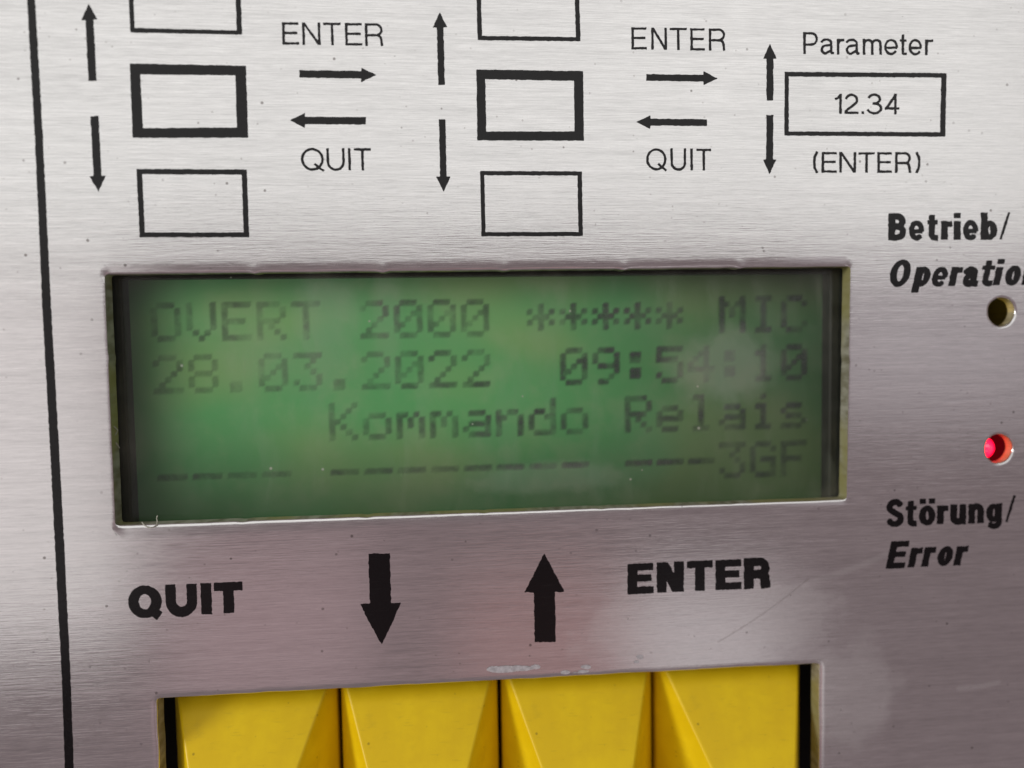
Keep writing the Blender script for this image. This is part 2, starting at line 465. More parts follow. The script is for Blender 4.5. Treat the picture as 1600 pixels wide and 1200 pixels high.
def sdf_mesh(name, fn, bbox, cell=0.8, rough=0.45, rscale=3.5, y=INK_Y, seed=0):
    """marching squares fill of fn(X, Y) < 0 in picture units, then measured onto the plate"""
    x0, y0, x1, y1 = bbox; x0 -= 4; y0 -= 4; x1 += 4; y1 += 4
    nx = int((x1 - x0) / cell) + 2; ny = int((y1 - y0) / cell) + 2
    gx = x0 + np.arange(nx) * cell; gy = y0 + np.arange(ny) * cell
    X, Y = np.meshgrid(gx, gy)
    D = fn(X, Y)
    D = D - 0.3 + vnoise(X / rscale + seed * 3.1, Y / rscale) * rough + vnoise(X / 1.7 + 31, Y / 1.7 + seed) * rough * 0.35
    verts = []; vid = {}
    def V(key, x, y_):
        if key not in vid: vid[key] = len(verts); verts.append((x, y_))
        return vid[key]
    faces = []
    ins = D < 0
    full = ins[:-1, :-1] & ins[1:, :-1] & ins[:-1, 1:] & ins[1:, 1:]
    anyi = ins[:-1, :-1] | ins[1:, :-1] | ins[:-1, 1:] | ins[1:, 1:]
    for j in range(ny - 1):
        row = np.nonzero(anyi[j])[0]
        for i in row:
            cs = [(j, i), (j, i + 1), (j + 1, i + 1), (j + 1, i)]
            if full[j, i]:
                faces.append([V((c[0], c[1]), gx[c[1]], gy[c[0]]) for c in cs][::-1]); continue
            poly = []
            for k in range(4):
                a, b = cs[k], cs[(k + 1) % 4]; da, db = D[a], D[b]
                if da < 0: poly.append(V(a, gx[a[1]], gy[a[0]]))
                if (da < 0) != (db < 0):
                    t = da / (da - db); t = min(max(t, 0.02), 0.98)
                    key = (min(a, b), max(a, b), 1)
                    poly.append(V(key, gx[a[1]] + (gx[b[1]] - gx[a[1]]) * t, gy[a[0]] + (gy[b[0]] - gy[a[0]]) * t))
            if len(poly) >= 3: faces.append(poly[::-1])
    va = np.array(verts) if verts else np.zeros((0, 2))
    P = at(va[:, 0], va[:, 1]); P[:, 1] = y
    me = mesh_py(name, P, faces)
    return me

# glyphs: functions of the box in picture units (x0, y0 top, x1, y1 bottom), half stroke a (upright), b (level)
def G_E(x0, y0, x1, y1, a, b, w):
    ym = (y0 + y1) / 2 - 0.02 * (y1 - y0)
    return [([(x0 + a, y0), (x0 + a, y1)], a), ([(x0, y0 + b), (x1, y0 + b)], b), ([(x0, ym), (x1 - .07 * (x1 - x0), ym)], b), ([(x0, y1 - b), (x1 + .01 * (x1 - x0), y1 - b)], b)]
def G_N(x0, y0, x1, y1, a, b, w):
    return [([(x0 + a, y0), (x0 + a, y1)], a), ([(x1 - a, y0), (x1 - a, y1)], a), ('fill', [(x0, y0), (x0 + 2.3 * a, y0), (x1, y1), (x1 - 2.3 * a, y1)])]
def G_T(x0, y0, x1, y1, a, b, w):
    xm = (x0 + x1) / 2
    return [([(x0, y0 + b), (x1, y0 + b)], b), ([(xm, y0), (xm, y1)], a)]
def G_I(x0, y0, x1, y1, a, b, w):
    xm = (x0 + x1) / 2; return [([(xm, y0), (xm, y1)], a)]
def G_R(x0, y0, x1, y1, a, b, w):
    W = x1 - x0; H = y1 - y0; ym = y0 + .53 * H; r = (ym - y0 - b) / 2; xr = x1 - a - .02 * W
    bowl = [(x0, y0 + b), (xr - r, y0 + b)] + arc(xr - r, y0 + b + r, r, r, -90, 90) + [(x0, ym)]
    leg = [(xr - r * .9, ym)] + arc(xr - r * .9, ym + r * .75, r * .8, r * .75, -90, 0, 6) + [(x1 - a, y1)]
    return [([(x0 + a, y0), (x0 + a, y1)], a), (bowl, b if w < 3 else (a + b) / 2), (leg, a)]
def G_P(x0, y0, x1, y1, a, b, w):
    W = x1 - x0; H = y1 - y0; ym = y0 + .57 * H; r = (ym - y0 - b) / 2; xr = x1 - a
    return [([(x0 + a, y0), (x0 + a, y1)], a), ([(x0, y0 + b), (xr - r, y0 + b)] + arc(xr - r, y0 + b + r, r, r, -90, 90) + [(x0, ym)], b)]
def G_B(x0, y0, x1, y1, a, b, w):
    H = y1 - y0; ym = y0 + .49 * H; r = (ym - y0 - b) / 2; xr = x1 - a - 1.0; r2 = (y1 - b - ym) / 2
    return [([(x0 + a, y0), (x0 + a, y1)], a), ([(x0, y0 + b), (xr - r, y0 + b)] + arc(xr - r, y0 + b + r, r, r, -90, 90) + [(x0, ym)], b + .6),
            ([(x0, ym), (xr + 1 - r2, ym)] + arc(xr + 1 - r2, ym + r2, r2, r2, -90, 90) + [(x0, y1 - b)], b + .6)]
def G_O(x0, y0, x1, y1, a, b, w):
    return [('ring', (x0 + x1) / 2, (y0 + y1) / 2, (x1 - x0) / 2, (y1 - y0) / 2, a, b)]
def G_Q(x0, y0, x1, y1, a, b, w):
    W = x1 - x0; H = y1 - y0; yb = y1 - .04 * H
    return [('ring', x0 + W * .49, (y0 + yb) / 2, W * .49, (yb - y0) / 2, a, b), ([(x0 + W * .58, y0 + H * .68), (x1 - a * .6, y1 - a * .5)], a * .9)]
def G_U(x0, y0, x1, y1, a, b, w):
    r = (x1 - x0) / 2 - a; cx = (x0 + x1) / 2; cy = y1 - b - r
    return [([(x0 + a, y0), (x0 + a, cy)] + arc(cx, cy, r, r, 180, 0) + [(x1 - a, y0)], (a + b) / 2 if w < 3 else a * .97)]
def G_slash(x0, y0, x1, y1, a, b, w): return [([(x0 + w / 2, y1), (x1 - w / 2, y0)], w * .5)]
def G_e(x0, y0, x1, y1, a, b, w):
    cx = (x0 + x1) / 2; cy = (y0 + y1) / 2; rx = (x1 - x0) / 2 - a; ry = (y1 - y0) / 2 - b; ym = cy + .04 * (y1 - y0)
    return [(arc(cx, cy, rx, ry, 6, -325 if w < 3 else -316, 22), (a + b) / 2), ([(x0 + a, ym), (x1 - .8 * a, ym)], b * (1 if w < 3 else .95))]
def G_a(x0, y0, x1, y1, a, b, w):
    W = x1 - x0; H = y1 - y0; xs = x1 - a - .12 * W; r = (xs - x0 - a * .6) / 2; cx = xs - r
    top = arc(cx, y0 + b + r * .75, r, r * .75, -165, 0, 12) + [(xs, y1 - H * .18)] + [(xs + .04 * W, y1 - b), (x1, y1 - b)]
    rb = (y1 - b - (y0 + H * .42)) / 2
    bowl = [(xs, y0 + H * .40), (cx + r * .2, y0 + H * .45)] + arc(x0 + a + rb * 1.0, y0 + H * .45 + rb, rb, rb, -90, -270, 10) + [(cx, y1 - b), (xs, y1 - H * .26)]
    return [(top, (a + b) / 2), (bowl, (a + b) / 2)]
def G_r(x0, y0, x1, y1, a, b, w):
    W = x1 - x0
    return [([(x0 + a, y0), (x0 + a, y1)], a), ([(x0 + a, y0 + (y1 - y0) * .34), (x0 + a + .22 * W, y0 + b * 1.25), (x1, y0 + b)], b)]
def G_m(x0, y0, x1, y1, a, b, w):
    xm = (x0 + x1) / 2; r = (xm - x0 - a) / 2
    s = [([(x0 + a, y0), (x0 + a, y1)], a)]
    for c in (x0 + a, xm):
        s.append(([(c, y0 + b + r * 1.0)] + arc(c + r, y0 + b + r * .9, r, r * .9, -180, 0, 10) + [(c + 2 * r, y1)], a))
    return s
def G_n(x0, y0, x1, y1, a, b, w):
    r = (x1 - x0 - 2 * a) / 2
    return [([(x0 + a, y0), (x0 + a, y1)], a), ([(x0 + a, y0 + b + r)] + arc(x0 + a + r, y0 + b + r * .9, r, r * .9, -180, 0, 10) + [(x1 - a, y1)], a)]
def G_u(x0, y0, x1, y1, a, b, w):
    r = (x1 - x0 - 2 * a) / 2
    return [([(x1 - a, y0), (x1 - a, y1)], a), ([(x0 + a, y0), (x0 + a, y1 - b - r)] + arc(x0 + a + r, y1 - b - r * .9, r, r * .9, 180, 0, 10), a)]
def G_t(x0, y0, x1, y1, a, b, w):
    W = x1 - x0; H = y1 - y0; xs = x0 + W * .42; yb = y0 + H * .29
    return [([(xs, y0), (xs, y1 - b - a)] + arc(xs + a * 1.2, y1 - b - a * .9, a * 1.2, a * .9, 180, 90, 5) + [(x1, y1 - b)], a), ([(x0, yb), (x1 - W * .04, yb)], b * .95)]
def G_i(x0, y0, x1, y1, a, b, w):
    xm = (x0 + x1) / 2; H = y1 - y0
    return [([(xm, y0), (xm, y0 + H * .185)], a), ([(xm, y0 + H * .31), (xm, y1)], a)]
def G_b(x0, y0, x1, y1, a, b, w):
    H = y1 - y0
    return [([(x0 + a, y0), (x0 + a, y1)], a), ('ring', x0 + (x1 - x0) * .53, y1 - H * .35, (x1 - x0) * .47, H * .35, a, b)]
def G_p(x0, y0, x1, y1, a, b, w):
    H = y1 - y0
    return [([(x0 + a, y0), (x0 + a, y1)], a), ('ring', x0 + (x1 - x0) * .53, y0 + H * .38, (x1 - x0) * .47, H * .38, a, b)]
def G_g(x0, y0, x1, y1, a, b, w):
    H = y1 - y0
    return [([(x1 - a, y0), (x1 - a, y1 - H * .22)] + arc((x0 + x1) / 2, y1 - H * .24, (x1 - x0) / 2 - a, H * .24 - b, 0, 150, 8), (a + b) / 2), ('ring', x0 + (x1 - x0) * .47, y0 + H * .37, (x1 - x0) * .47, H * .37, a, b)]
def G_ou(x0, y0, x1, y1, a, b, w):
    H = y1 - y0; cx = (x0 + x1) / 2
    return [('ring', cx, y1 - H * .375, (x1 - x0) / 2, H * .375, a, b), ([(cx - 7.2, y0), (cx - 7.2, y0 + 7.2)], 4.4), ([(cx + 7, y0), (cx + 7, y0 + 7.2)], 4.4)]
def G_S(x0, y0, x1, y1, a, b, w):
    H = y1 - y0; cx = (x0 + x1) / 2; rx = (x1 - x0) / 2 - a; q = (H / 2 - b) / 2
    s = arc(cx, y0 + b + q, rx * .93, q, -20, -180, 10) + arc(cx - rx * .2, y0 + b + q, rx * .75, q * .75, 180, 100, 5) + arc(cx + rx * .2, y1 - b - q, rx * .8, q * .8, -80, 0, 5) + arc(cx, y1 - b - q, rx, q, 0, 165, 10)
    return [(s, (a + b) / 2)]
def G_1(x0, y0, x1, y1, a, b, w):
    return [([(x1 - a, y0), (x1 - a, y1)], a), ([(x0, y0 + (y1 - y0) * .25), (x0 + (x1 - x0) * .45, y0 + (y1 - y0) * .2), (x1 - a, y0 + 1)], b * .95)]
def G_2(x0, y0, x1, y1, a, b, w):
    W = x1 - x0; H = y1 - y0; cx = (x0 + x1) / 2; r = W / 2 - a
    return [(arc(cx, y0 + b + r * .95, r, r * .95, -170, 30, 14) + [(cx + r * .1, y0 + H * .62), (x0 + a * 1.2, y0 + H * .84), (x0 + a, y1 - b)], a), ([(x0, y1 - b), (x1, y1 - b)], b)]
def G_dot(x0, y0, x1, y1, a, b, w): return [('fill', [(x0, y0), (x1, y0), (x1, y1), (x0, y1)])]
def G_3(x0, y0, x1, y1, a, b, w):
    W = x1 - x0; H = y1 - y0; cx = x0 + W * .47; ym = y0 + .47 * H; r1 = (ym - y0 - b) / 2; r2 = (y1 - b - ym) / 2
    return [(arc(cx, y0 + b + r1, W * .38, r1, -165, 90, 14) + [(cx - W * .1, ym)], a), ([(cx - W * .1, ym)] + arc(cx, ym + r2, W / 2 - a + .6, r2, -90, 165, 14), a)]
def G_4(x0, y0, x1, y1, a, b, w):
    W = x1 - x0; H = y1 - y0; xs = x0 + W * .73; yb = y0 + H * .72
    return [([(xs, y0), (xs, y1)], a), ([(x0, yb), (x1, yb)], b), ([(x0 + a, yb), (xs, y0 + a)], a)]
def G_lp(x0, y0, x1, y1, a, b, w): return [([(x1 - a, y0), (x0 + a * 1.3, y0 + (y1 - y0) * .25), (x0 + a, (y0 + y1) / 2), (x0 + a * 1.3, y1 - (y1 - y0) * .25), (x1 - a, y1)], a * .95)]
def G_rp(x0, y0, x1, y1, a, b, w): return [([(x0 + a, y0), (x1 - a * 1.3, y0 + (y1 - y0) * .25), (x1 - a, (y0 + y1) / 2), (x1 - a * 1.3, y1 - (y1 - y0) * .25), (x0 + a, y1)], a * .95)]
GL = {'E': G_E, 'N': G_N, 'T': G_T, 'R': G_R, 'Q': G_Q, 'U': G_U, 'I': G_I, 'P': G_P, 'B': G_B, 'O': G_O, 'S': G_S, '/': G_slash, 'e': G_e, 'a': G_a, 'r': G_r, 'm': G_m, 't': G_t,
      'i': G_i, 'b': G_b, 'p': G_p, 'n': G_n, 'u': G_u, 'g': G_g, 'o': G_O, 'ö': G_ou, '1': G_1, '2': G_2, '3': G_3, '4': G_4, '.': G_dot, '(': G_lp, ')': G_rp}

def glyph_sdf(ch, box, a, b, w, lean, slope, shear, rnd=0.0):
    x0, y0, x1, y1 = box
    H = y1 - y0
    if shear: x1 = x1 - abs(shear) * H * (0.72 if ch != '/' else 0)   # italic: the box given is the slanted outline
    if w >= 3 and ch in 'et': a *= 0.86; b *= 0.80      # the counters of these letters stay open in the print
    prims = GL[ch](x0, y0, x1, y1, a, b, w)
    xc = (x0 + x1) / 2; yb = y1
    def fn(X, Y):
        Yp = Y - slope * (X - xc)
        Xp = X - lean * (Yp - yb) + shear * (Yp - yb)
        d = np.full(X.shape, 1e9)
        for p in prims:
            if p[0] == 'ring':
                _, cx, cy, rx, ry, aa, bb = p
                d = np.minimum(d, np.maximum(d_ell(Xp, Yp, cx, cy, rx, ry), -d_ell(Xp, Yp, cx, cy, max(rx - 2 * aa, 1), max(ry - 2 * bb, 1))))
            elif p[0] == 'fill': d = np.minimum(d, d_fill(Xp, Yp, p[1]))
            else: d = np.minimum(d, d_poly(Xp, Yp, p[0], p[1]))
        return d
    return fn

def word(label, glyphs, sv, sh, w=1, lean=0.03, slope=0.0, shear=0.0, rough=0.4, cell=0.75, rscale=3.5, seed=0):
    """one printed word: a part whose letters are sub-parts"""
    root = None
    for i, (ch, x0, y0, x1, y1) in enumerate(glyphs):
        fn = glyph_sdf(ch, (x0, y0, x1, y1), sv / 2, sh / 2, w if ch != '/' else sv * (1 if w < 3 else .33), lean, slope, shear if ch != '/' else 0.0)
        me = sdf_mesh('letter', fn, (x0 - 8, y0 - 6, x1 + 14, y1 + 6), cell, rough, rscale, seed=seed + i * 5)
        if root is None:
            root = bpy.data.objects.new('lettering', None); scene.collection.objects.link(root)
            root.empty_display_size = 0.2
            c = at((x0 + x1) / 2, y1); root.location = (float(c[0]), 0, float(c[2]))
            child(root); root['label'] = label
            base = Vector(root.location)
        o = link('letter', me, INK); o.parent = root; o.matrix_parent_inverse = Matrix.Translation(-base)
    return root

LT = 3.6; 
word('thin word ENTER above the left small right arrow', [('E', 441.7, 35, 467, 69.5), ('N', 473, 35.2, 501, 70), ('T', 506, 35.6, 533, 70.5), ('E', 540, 36.2, 566, 71), ('R', 571, 36.6, 599, 71.5)], LT, LT - .2, seed=1)
word('thin word QUIT under the left small left arrow', [('Q', 471, 231.5, 507, 268), ('U', 511, 231.8, 539, 267), ('I', 544, 231.8, 549, 266), ('T', 554, 231.8, 580, 266)], LT, LT - .2, seed=2)
word('thin word ENTER above the middle small right arrow', [('E', 987, 43, 1010, 77), ('N', 1018, 43.4, 1042, 77.4), ('T', 1047, 43.8, 1073, 78), ('E', 1079, 44.4, 1101, 78.6), ('R', 1108, 44.8, 1133.5, 79)], LT - .2, LT - .4, lean=0.01, seed=3)
word('thin word QUIT under the middle small left arrow', [('Q', 1010, 232, 1042, 267.5), ('U', 1048, 232, 1072, 266.6), ('I', 1078.5, 232.3, 1083, 266), ('T', 1088.6, 232.6, 1111, 266)], LT - .2, LT - .4, lean=0.01, seed=4)
word('thin word Parameter above the wide box', [('P', 1255.3, 50.3, 1278, 84.3), ('a', 1282.3, 60, 1303, 84.7), ('r', 1307.7, 61, 1318.8, 85), ('a', 1321.6, 60.5, 1343, 85.2), ('m', 1348.3, 61, 1377.5, 85.3),
      ('e', 1381.6, 61, 1403, 86), ('t', 1406.6, 54, 1416.5, 85.8), ('e', 1419.8, 61.2, 1440.5, 86.4), ('r', 1445.6, 62, 1457.5, 86)], 3.5, 3.3, lean=0.0, seed=5)
word('number 12.34 inside the wide box', [('1', 1305, 147, 1315, 178), ('2', 1320, 146.3, 1341, 178), ('.', 1346.3, 174, 1350, 178), ('3', 1355, 146.3, 1378.6, 178.6), ('4', 1383, 147, 1405, 178.3)], 3.5, 3.4, lean=0.0, seed=6)
word('thin word ENTER in brackets under the wide box', [('(', 1270.5, 237, 1278.5, 270), ('E', 1284, 237.6, 1307, 269.6), ('N', 1311.6, 237.8, 1337.4, 269.6), ('T', 1341.3, 238, 1366.4, 269.6), ('E', 1371, 238, 1393, 269.8),
      ('R', 1398.7, 238, 1423.6, 269.8), (')', 1430.2, 238, 1438, 270)], 3.5, 3.3, lean=-0.005, seed=7)
word('bold word Betrieb with a slash beside the display', [('B', 1388, 334, 1415.8, 375), ('e', 1419.7, 345, 1444.3, 375.3), ('t', 1449.3, 336, 1465, 374.6), ('r', 1470.5, 345.5, 1487.4, 374), ('i', 1491, 333, 1500, 374), ('e', 1504.3, 344.7, 1528.8, 375),
      ('b', 1532.5, 332.5, 1557.8, 374.6), ('/', 1561.5, 332, 1578, 374)], 10.2, 8.2, w=9, lean=-0.01, rough=0.55, rscale=4, seed=11)
word('bold italic word Operation above the amber light hole', [('O', 1387, 405.5, 1424, 448), ('p', 1424, 417, 1454, 457), ('e', 1453.3, 417.5, 1482, 447.6), ('r', 1481.5, 417.5, 1503, 446.5), ('a', 1502, 417, 1531, 447), ('t', 1529.5, 407, 1555, 446),
      ('i', 1551.7, 404.7, 1567, 445.5), ('o', 1568, 415, 1596, 446), ('n', 1596, 415, 1624, 445)], 10.3, 8.3, w=9, lean=-0.012, shear=0.2, rough=0.55, rscale=4, seed=12)
word('bold word Störung with a slash under the red light', [('S', 1384, 780, 1412.3, 823), ('t', 1415, 783, 1432, 821.5), ('ö', 1435.8, 779.6, 1461, 821), ('r', 1464, 790, 1481, 818.6), ('u', 1484.8, 788.6, 1509, 819), ('n', 1513, 787.6, 1537, 817.3),
      ('g', 1540.8, 787, 1565.3, 826), ('/', 1571, 774.6, 1586, 815)], 10.0, 8.2, w=9, lean=-0.02, slope=-0.03, rough=0.55, rscale=4, seed=13)
word('bold italic word Error under the bold word Störung', [('E', 1384, 846, 1418, 888), ('r', 1418.2, 856, 1440, 886), ('r', 1439.3, 855, 1461, 885), ('o', 1462.3, 853.6, 1489.5, 884.5), ('r', 1489.6, 853.6, 1511.5, 883)], 10.3, 8.5, w=9, lean=-0.02, slope=-0.035, shear=0.19, rough=0.55, rscale=4, seed=14)
word('heavy word QUIT above the first yellow key', [('Q', 201.5, 915, 254.5, 967.5), ('U', 259.6, 913, 309, 962.6), ('I', 314.6, 911.4, 331.6, 959.5), ('T', 336, 909.8, 380, 957.6)], 16.2, 13.0, w=9, lean=0.035, slope=-0.04, rough=0.5, rscale=4, seed=21)
word('heavy word ENTER above the last yellow key', [('E', 981, 880.6, 1020.4, 927.6), ('N', 1026.5, 878.4, 1068.2, 924.8), ('T', 1074, 876.4, 1113, 922.7), ('E', 1118.4, 874.8, 1157.6, 921), ('R', 1162.6, 872.8, 1204, 919.3)], 14.8, 10.6, w=9, lean=0.0, slope=-0.045, rough=0.6, rscale=4, seed=22)

def print_shape(name, label, fn, bbox, cell=0.9, rough=0.5, rscale=5, seed=0):
    return child(link(name, sdf_mesh(name, fn, bbox, cell, rough, rscale, seed=seed), INK, label=label))

def quad_frame(outer, inner, r=2.0):
    return lambda X, Y: np.maximum(d_fill(X, Y, outer), -(d_fill(X, Y, inner) ))
def bb(q): return (min(p[0] for p in q), min(p[1] for p in q), max(p[0] for p in q), max(p[1] for p in q))
FR = [
 ('thick box in the left column', [(203, 99.5), (384, 103), (387.5, 215), (207.5, 215)], [(219, 116), (368, 117.5), (370.5, 199.5), (223, 200.5)]),
 ('thick box in the middle column', [(744.5, 109), (911, 111.5), (912, 219.5), (746, 219)], [(758, 123.5), (897, 126), (898, 205.5), (759.5, 206)]),
 ('thin box below the thick one in the left column', [(213.5, 264.3), (385.5, 265), (389, 370.3), (218.5, 370.5)], [(222, 272), (378, 272.5), (381, 363.5), (226, 363.5)]),
 ('thin box below the thick one in the middle column', [(750.5, 267.5), (909, 268), (910.5, 368.6), (752.5, 369)], [(756.5, 273.5), (902.5, 274), (904, 362.5), (758.5, 363)]),
 ('thin box cut off by the top of the left column', [(198, -70), (374, -66), (378, 54), (204, 50.5)], [(206, -62), (367, -58), (370, 48), (210, 44)]),
 ('thin box cut off by the top of the middle column', [(743, -58), (903, -56), (907, 64.3), (746.5, 62.5)], [(750, -52), (897, -50), (900, 58.3), (753, 56.3)]),
 ('wide box around the number', [(1226.3, 112.6), (1478.8, 114.5), (1476.6, 213.4), (1225.8, 211.6)], [(1232.3, 119.3), (1471, 121), (1469, 206.8), (1232, 205.6)]),
]
for i, (lab, o_, i_) in enumerate(FR):
    print_shape('printed_box', lab, quad_frame(o_, i_), bb(o_), rough=0.42, seed=30 + i)

def arrow_px(tail, tip, w, hw, hl):
    tail = np.array(tail, float); tip = np.array(tip, float); d = (tip - tail) / np.linalg.norm(tip - tail); n = np.array([-d[1], d[0]]); b = tip - d * hl
    return [tuple(q) for q in (tail + n * w / 2, b + n * w / 2, b + n * hw / 2, tip, b - n * hw / 2, b - n * w / 2, tail - n * w / 2)]
AR = [
 ('small up arrow left of the left column of boxes', (144.5, 126), (138.5, 6), 12.2, 25, 25),
 ('small down arrow left of the left column of boxes', (147.5, 181.5), (153.8, 299), 12.0, 25, 24),
 ('small up arrow left of the middle column of boxes', (690, 132.5), (687, 20), 9.8, 22, 22.5),
 ('small down arrow left of the middle column of boxes', (690.8, 186.5), (693.3, 299), 9.8, 22, 23),
 ('small up arrow left of the wide box', (1203, 157), (1203, 69), 10.2, 21, 22.5),
 ('small down arrow left of the wide box', (1203, 180), (1202.4, 271), 10.2, 20.5, 21.5),
 ('small right arrow between the left and middle boxes', (468, 115.5), (587.5, 117.3), 11, 22, 23),
 ('small left arrow between the left and middle boxes', (571.6, 188.7), (453, 188), 11, 22, 23),
 ('small right arrow right of the middle boxes', (1010, 121), (1120.5, 122.6), 10, 21, 21),
 ('small left arrow right of the middle boxes', (1104.3, 191.7), (995, 190.5), 10, 21, 21),
 ('big bold down arrow above the second yellow key', (592.3, 865), (596.5, 1007.5), 33, 64.5, 65),
 ('big bold up arrow above the third yellow key', (851.5, 1003), (850.5, 865), 32.5, 62, 60),
]
for i, (lab, a_, b_, w_, hw_, hl_) in enumerate(AR):
    pts = arrow_px(a_, b_, w_, hw_, hl_)
    print_shape('printed_arrow', lab, (lambda P: (lambda X, Y: d_fill(X, Y, P)))(pts), bb(pts), rough=0.5 if w_ < 20 else 0.7, seed=50 + i)
bl = [(36.5, -60), (52.5, -60), (54.5, 0), (66, 200), (79.5, 480), (92, 700), (101.5, 880), (110, 1060), (117, 1260), (103.5, 1260), (97, 1060), (87.5, 880), (78.5, 700), (66.5, 480), (54, 200), (42.5, 0)]
print_shape('printed_border', 'long black border line down the left side of the panel', lambda X, Y: d_fill(X, Y, bl), bb(bl), cell=1.3, rough=0.5, seed=70)

# dried residue above the keys
def blobs(parts):
    return lambda X, Y: np.min([d_ell(X, Y, *p) + vnoise(X / 13, Y / 4) * 1.1 for p in parts], axis=0)
for lab, parts, bx in (('long pale smear above the third key', [(785, 1045.5, 24, 4.8), (815, 1044, 22, 3.8), (836, 1042, 8, 3.5)], (755, 1035, 850, 1056)),
                       ('small broken pale smear above the third key', [(884, 1050, 7, 2.4), (915, 1042, 8, 3.4), (912, 1049, 9, 2.0), (900, 1051, 6, 1.2)], (872, 1034, 932, 1056)),
                       ('pale crumb above the last key', [(1000, 1026, 5, 3.0), (994, 1034, 4, 2)], (985, 1018, 1010, 1040))):
    child(link('glue_residue', sdf_mesh('glue_residue', blobs(parts), bx, 0.8, 0.35, 2.5, y=-0.004, seed=5), RESIDUE, label=lab))

def tube(name, pts, rad, mat, label):
    bm = bmesh.new(); rings = []
    for i, p in enumerate(pts):
        p = Vector(p); d = (Vector(pts[min(i + 1, len(pts) - 1)]) - Vector(pts[max(i - 1, 0)])).normalized()
        a = d.orthogonal().normalized(); b = d.cross(a)
        rings.append([bm.verts.new(p + (a * math.cos(k * math.pi / 3) + b * math.sin(k * math.pi / 3)) * rad) for k in range(6)])
    for i in range(len(rings) - 1):
        for k in range(6): bm.faces.new((rings[i][k], rings[i][(k + 1) % 6], rings[i + 1][(k + 1) % 6], rings[i + 1][k]))
    child(link(name, from_bm(name, bm, True), mat, label=label))
FIB = plain('dusty_fibre', (0.46, 0.45, 0.38), 0.6)
def P3(px, py, d): return tuple(float(v) for v in at(px, py, d))
tube('fibre', [P3(222, 816, .02), P3(226, 821, .0), P3(233, 824.5, -.01), P3(240, 823.5, -.01), P3(245, 820, .0), P3(246, 815, .04), P3(245, 810, .08), P3(246, 806, .1)], 0.007, FIB, 'curled fibre at the lower left corner of the display opening')
tube('fibre', [P3(169, 655, .0), P3(176, 664, .06), P3(184, 672, .12), P3(181, 679, .1), P3(174, 683, .05), P3(180, 690, .1), P3(187, 700, .16)], 0.005, FIB, 'fuzzy fibre on the left edge of the display opening')

# ------------------------------------------------------------------ display
LD = 0.60
disp = empty('character_display', (0, LD, -1.9))
tag(disp, 'green four line character display sunk behind the rectangular opening', 'display')

def make_lcd():
    m, nt, bs = new_mat('green_lcd_painted_glow'); g = G(nt); co = g.coord()
    a = g.noise(g.map(co, loc=(1.1, 0, 2.2), scale=(0.6, 1, 1.0)), 0.7, 2, 0.45)
    b = g.noise(g.map(co, loc=(5, 0, 1)), 2.2, 4, 0.6)
    hue = g.mix(g.rng(a, 0.36, 0.64), (0.085, 0.35, 0.105), (0.20, 0.37, 0.12))
    hue = g.mix(g.rng(b, 0.45, 0.72, 0, 0.22), hue, (0.33, 0.41, 0.22))
    g.put(bs.inputs['Base Color'], g.mix(0.70, hue, (0.015, 0.02, 0.015))); bs.inputs['Roughness'].default_value = 0.5
    # light and shade painted as emission: brightest left, dark at rim and lower right
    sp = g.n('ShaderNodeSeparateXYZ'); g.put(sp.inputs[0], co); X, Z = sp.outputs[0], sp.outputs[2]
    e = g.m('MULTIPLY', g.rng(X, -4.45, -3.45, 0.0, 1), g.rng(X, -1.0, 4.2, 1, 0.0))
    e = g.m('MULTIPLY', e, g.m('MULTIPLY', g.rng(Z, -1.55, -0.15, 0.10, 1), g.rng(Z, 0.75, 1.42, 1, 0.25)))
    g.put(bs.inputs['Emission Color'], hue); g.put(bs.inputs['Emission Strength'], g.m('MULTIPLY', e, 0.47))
    return m
LCD = make_lcd()
def make_dot():
    m, nt, bs = new_mat('lcd_segment'); g = G(nt); co = g.coord()
    n = g.noise(g.map(co, loc=(3, 0, 1)), 0.9, 3, 0.6); n2 = g.noise(co, 9, 2)
    bs.inputs['Base Color'].default_value = (0.035, 0.05, 0.045, 1); bs.inputs['Roughness'].default_value = 0.5
    tr = g.n('ShaderNodeBsdfTransparent'); mx = g.n('ShaderNodeMixShader')
    gg = g.n('ShaderNodeNewGeometry'); sp = g.n('ShaderNodeSeparateXYZ'); g.put(sp.inputs[0], gg.outputs['Position'])
    n = g.noise(g.map(gg.outputs['Position'], loc=(3, 0, 1)), 1.1, 3, 0.6); n2 = g.noise(gg.outputs['Position'], 5.5, 3)
    f = g.m('MULTIPLY', g.rng(n, 0.35, 0.65, 0.7, 1.35), g.rng(n2, 0.32, 0.64, 0.5, 1.25))
    f = g.m('MULTIPLY', f, g.rng(sp.outputs[0], -3.5, 2.5, 0.42, 0.66))
    weak = g.m('MULTIPLY', g.rng(sp.outputs[0], 2.3, 2.8), g.rng(sp.outputs[2], -0.45, -0.75)); f = g.m('MULTIPLY', f, g.m('SUBTRACT', 1.0, g.m('MULTIPLY', weak, 0.45)))
    an = g.n('ShaderNodeAttribute'); an.attribute_name = 'core'
    f = g.m('MULTIPLY', f, g.rng(an.outputs['Fac'], 0, 1), clamp=True)
    g.put(mx.inputs[0], f); g.L.new(tr.outputs[0], mx.inputs[1]); g.L.new(bs.outputs[0], mx.inputs[2])
    g.L.new(mx.outputs[0], nt.nodes['Material Output'].inputs['Surface'])
    return m
DOT = make_dot()
bm = bmesh.new(); box_bm(bm, -4.75, 4.6, LD, LD + 0.12, -1.85, 1.55)
screen = child(link('screen', from_bm('screen', bm), LCD), disp)
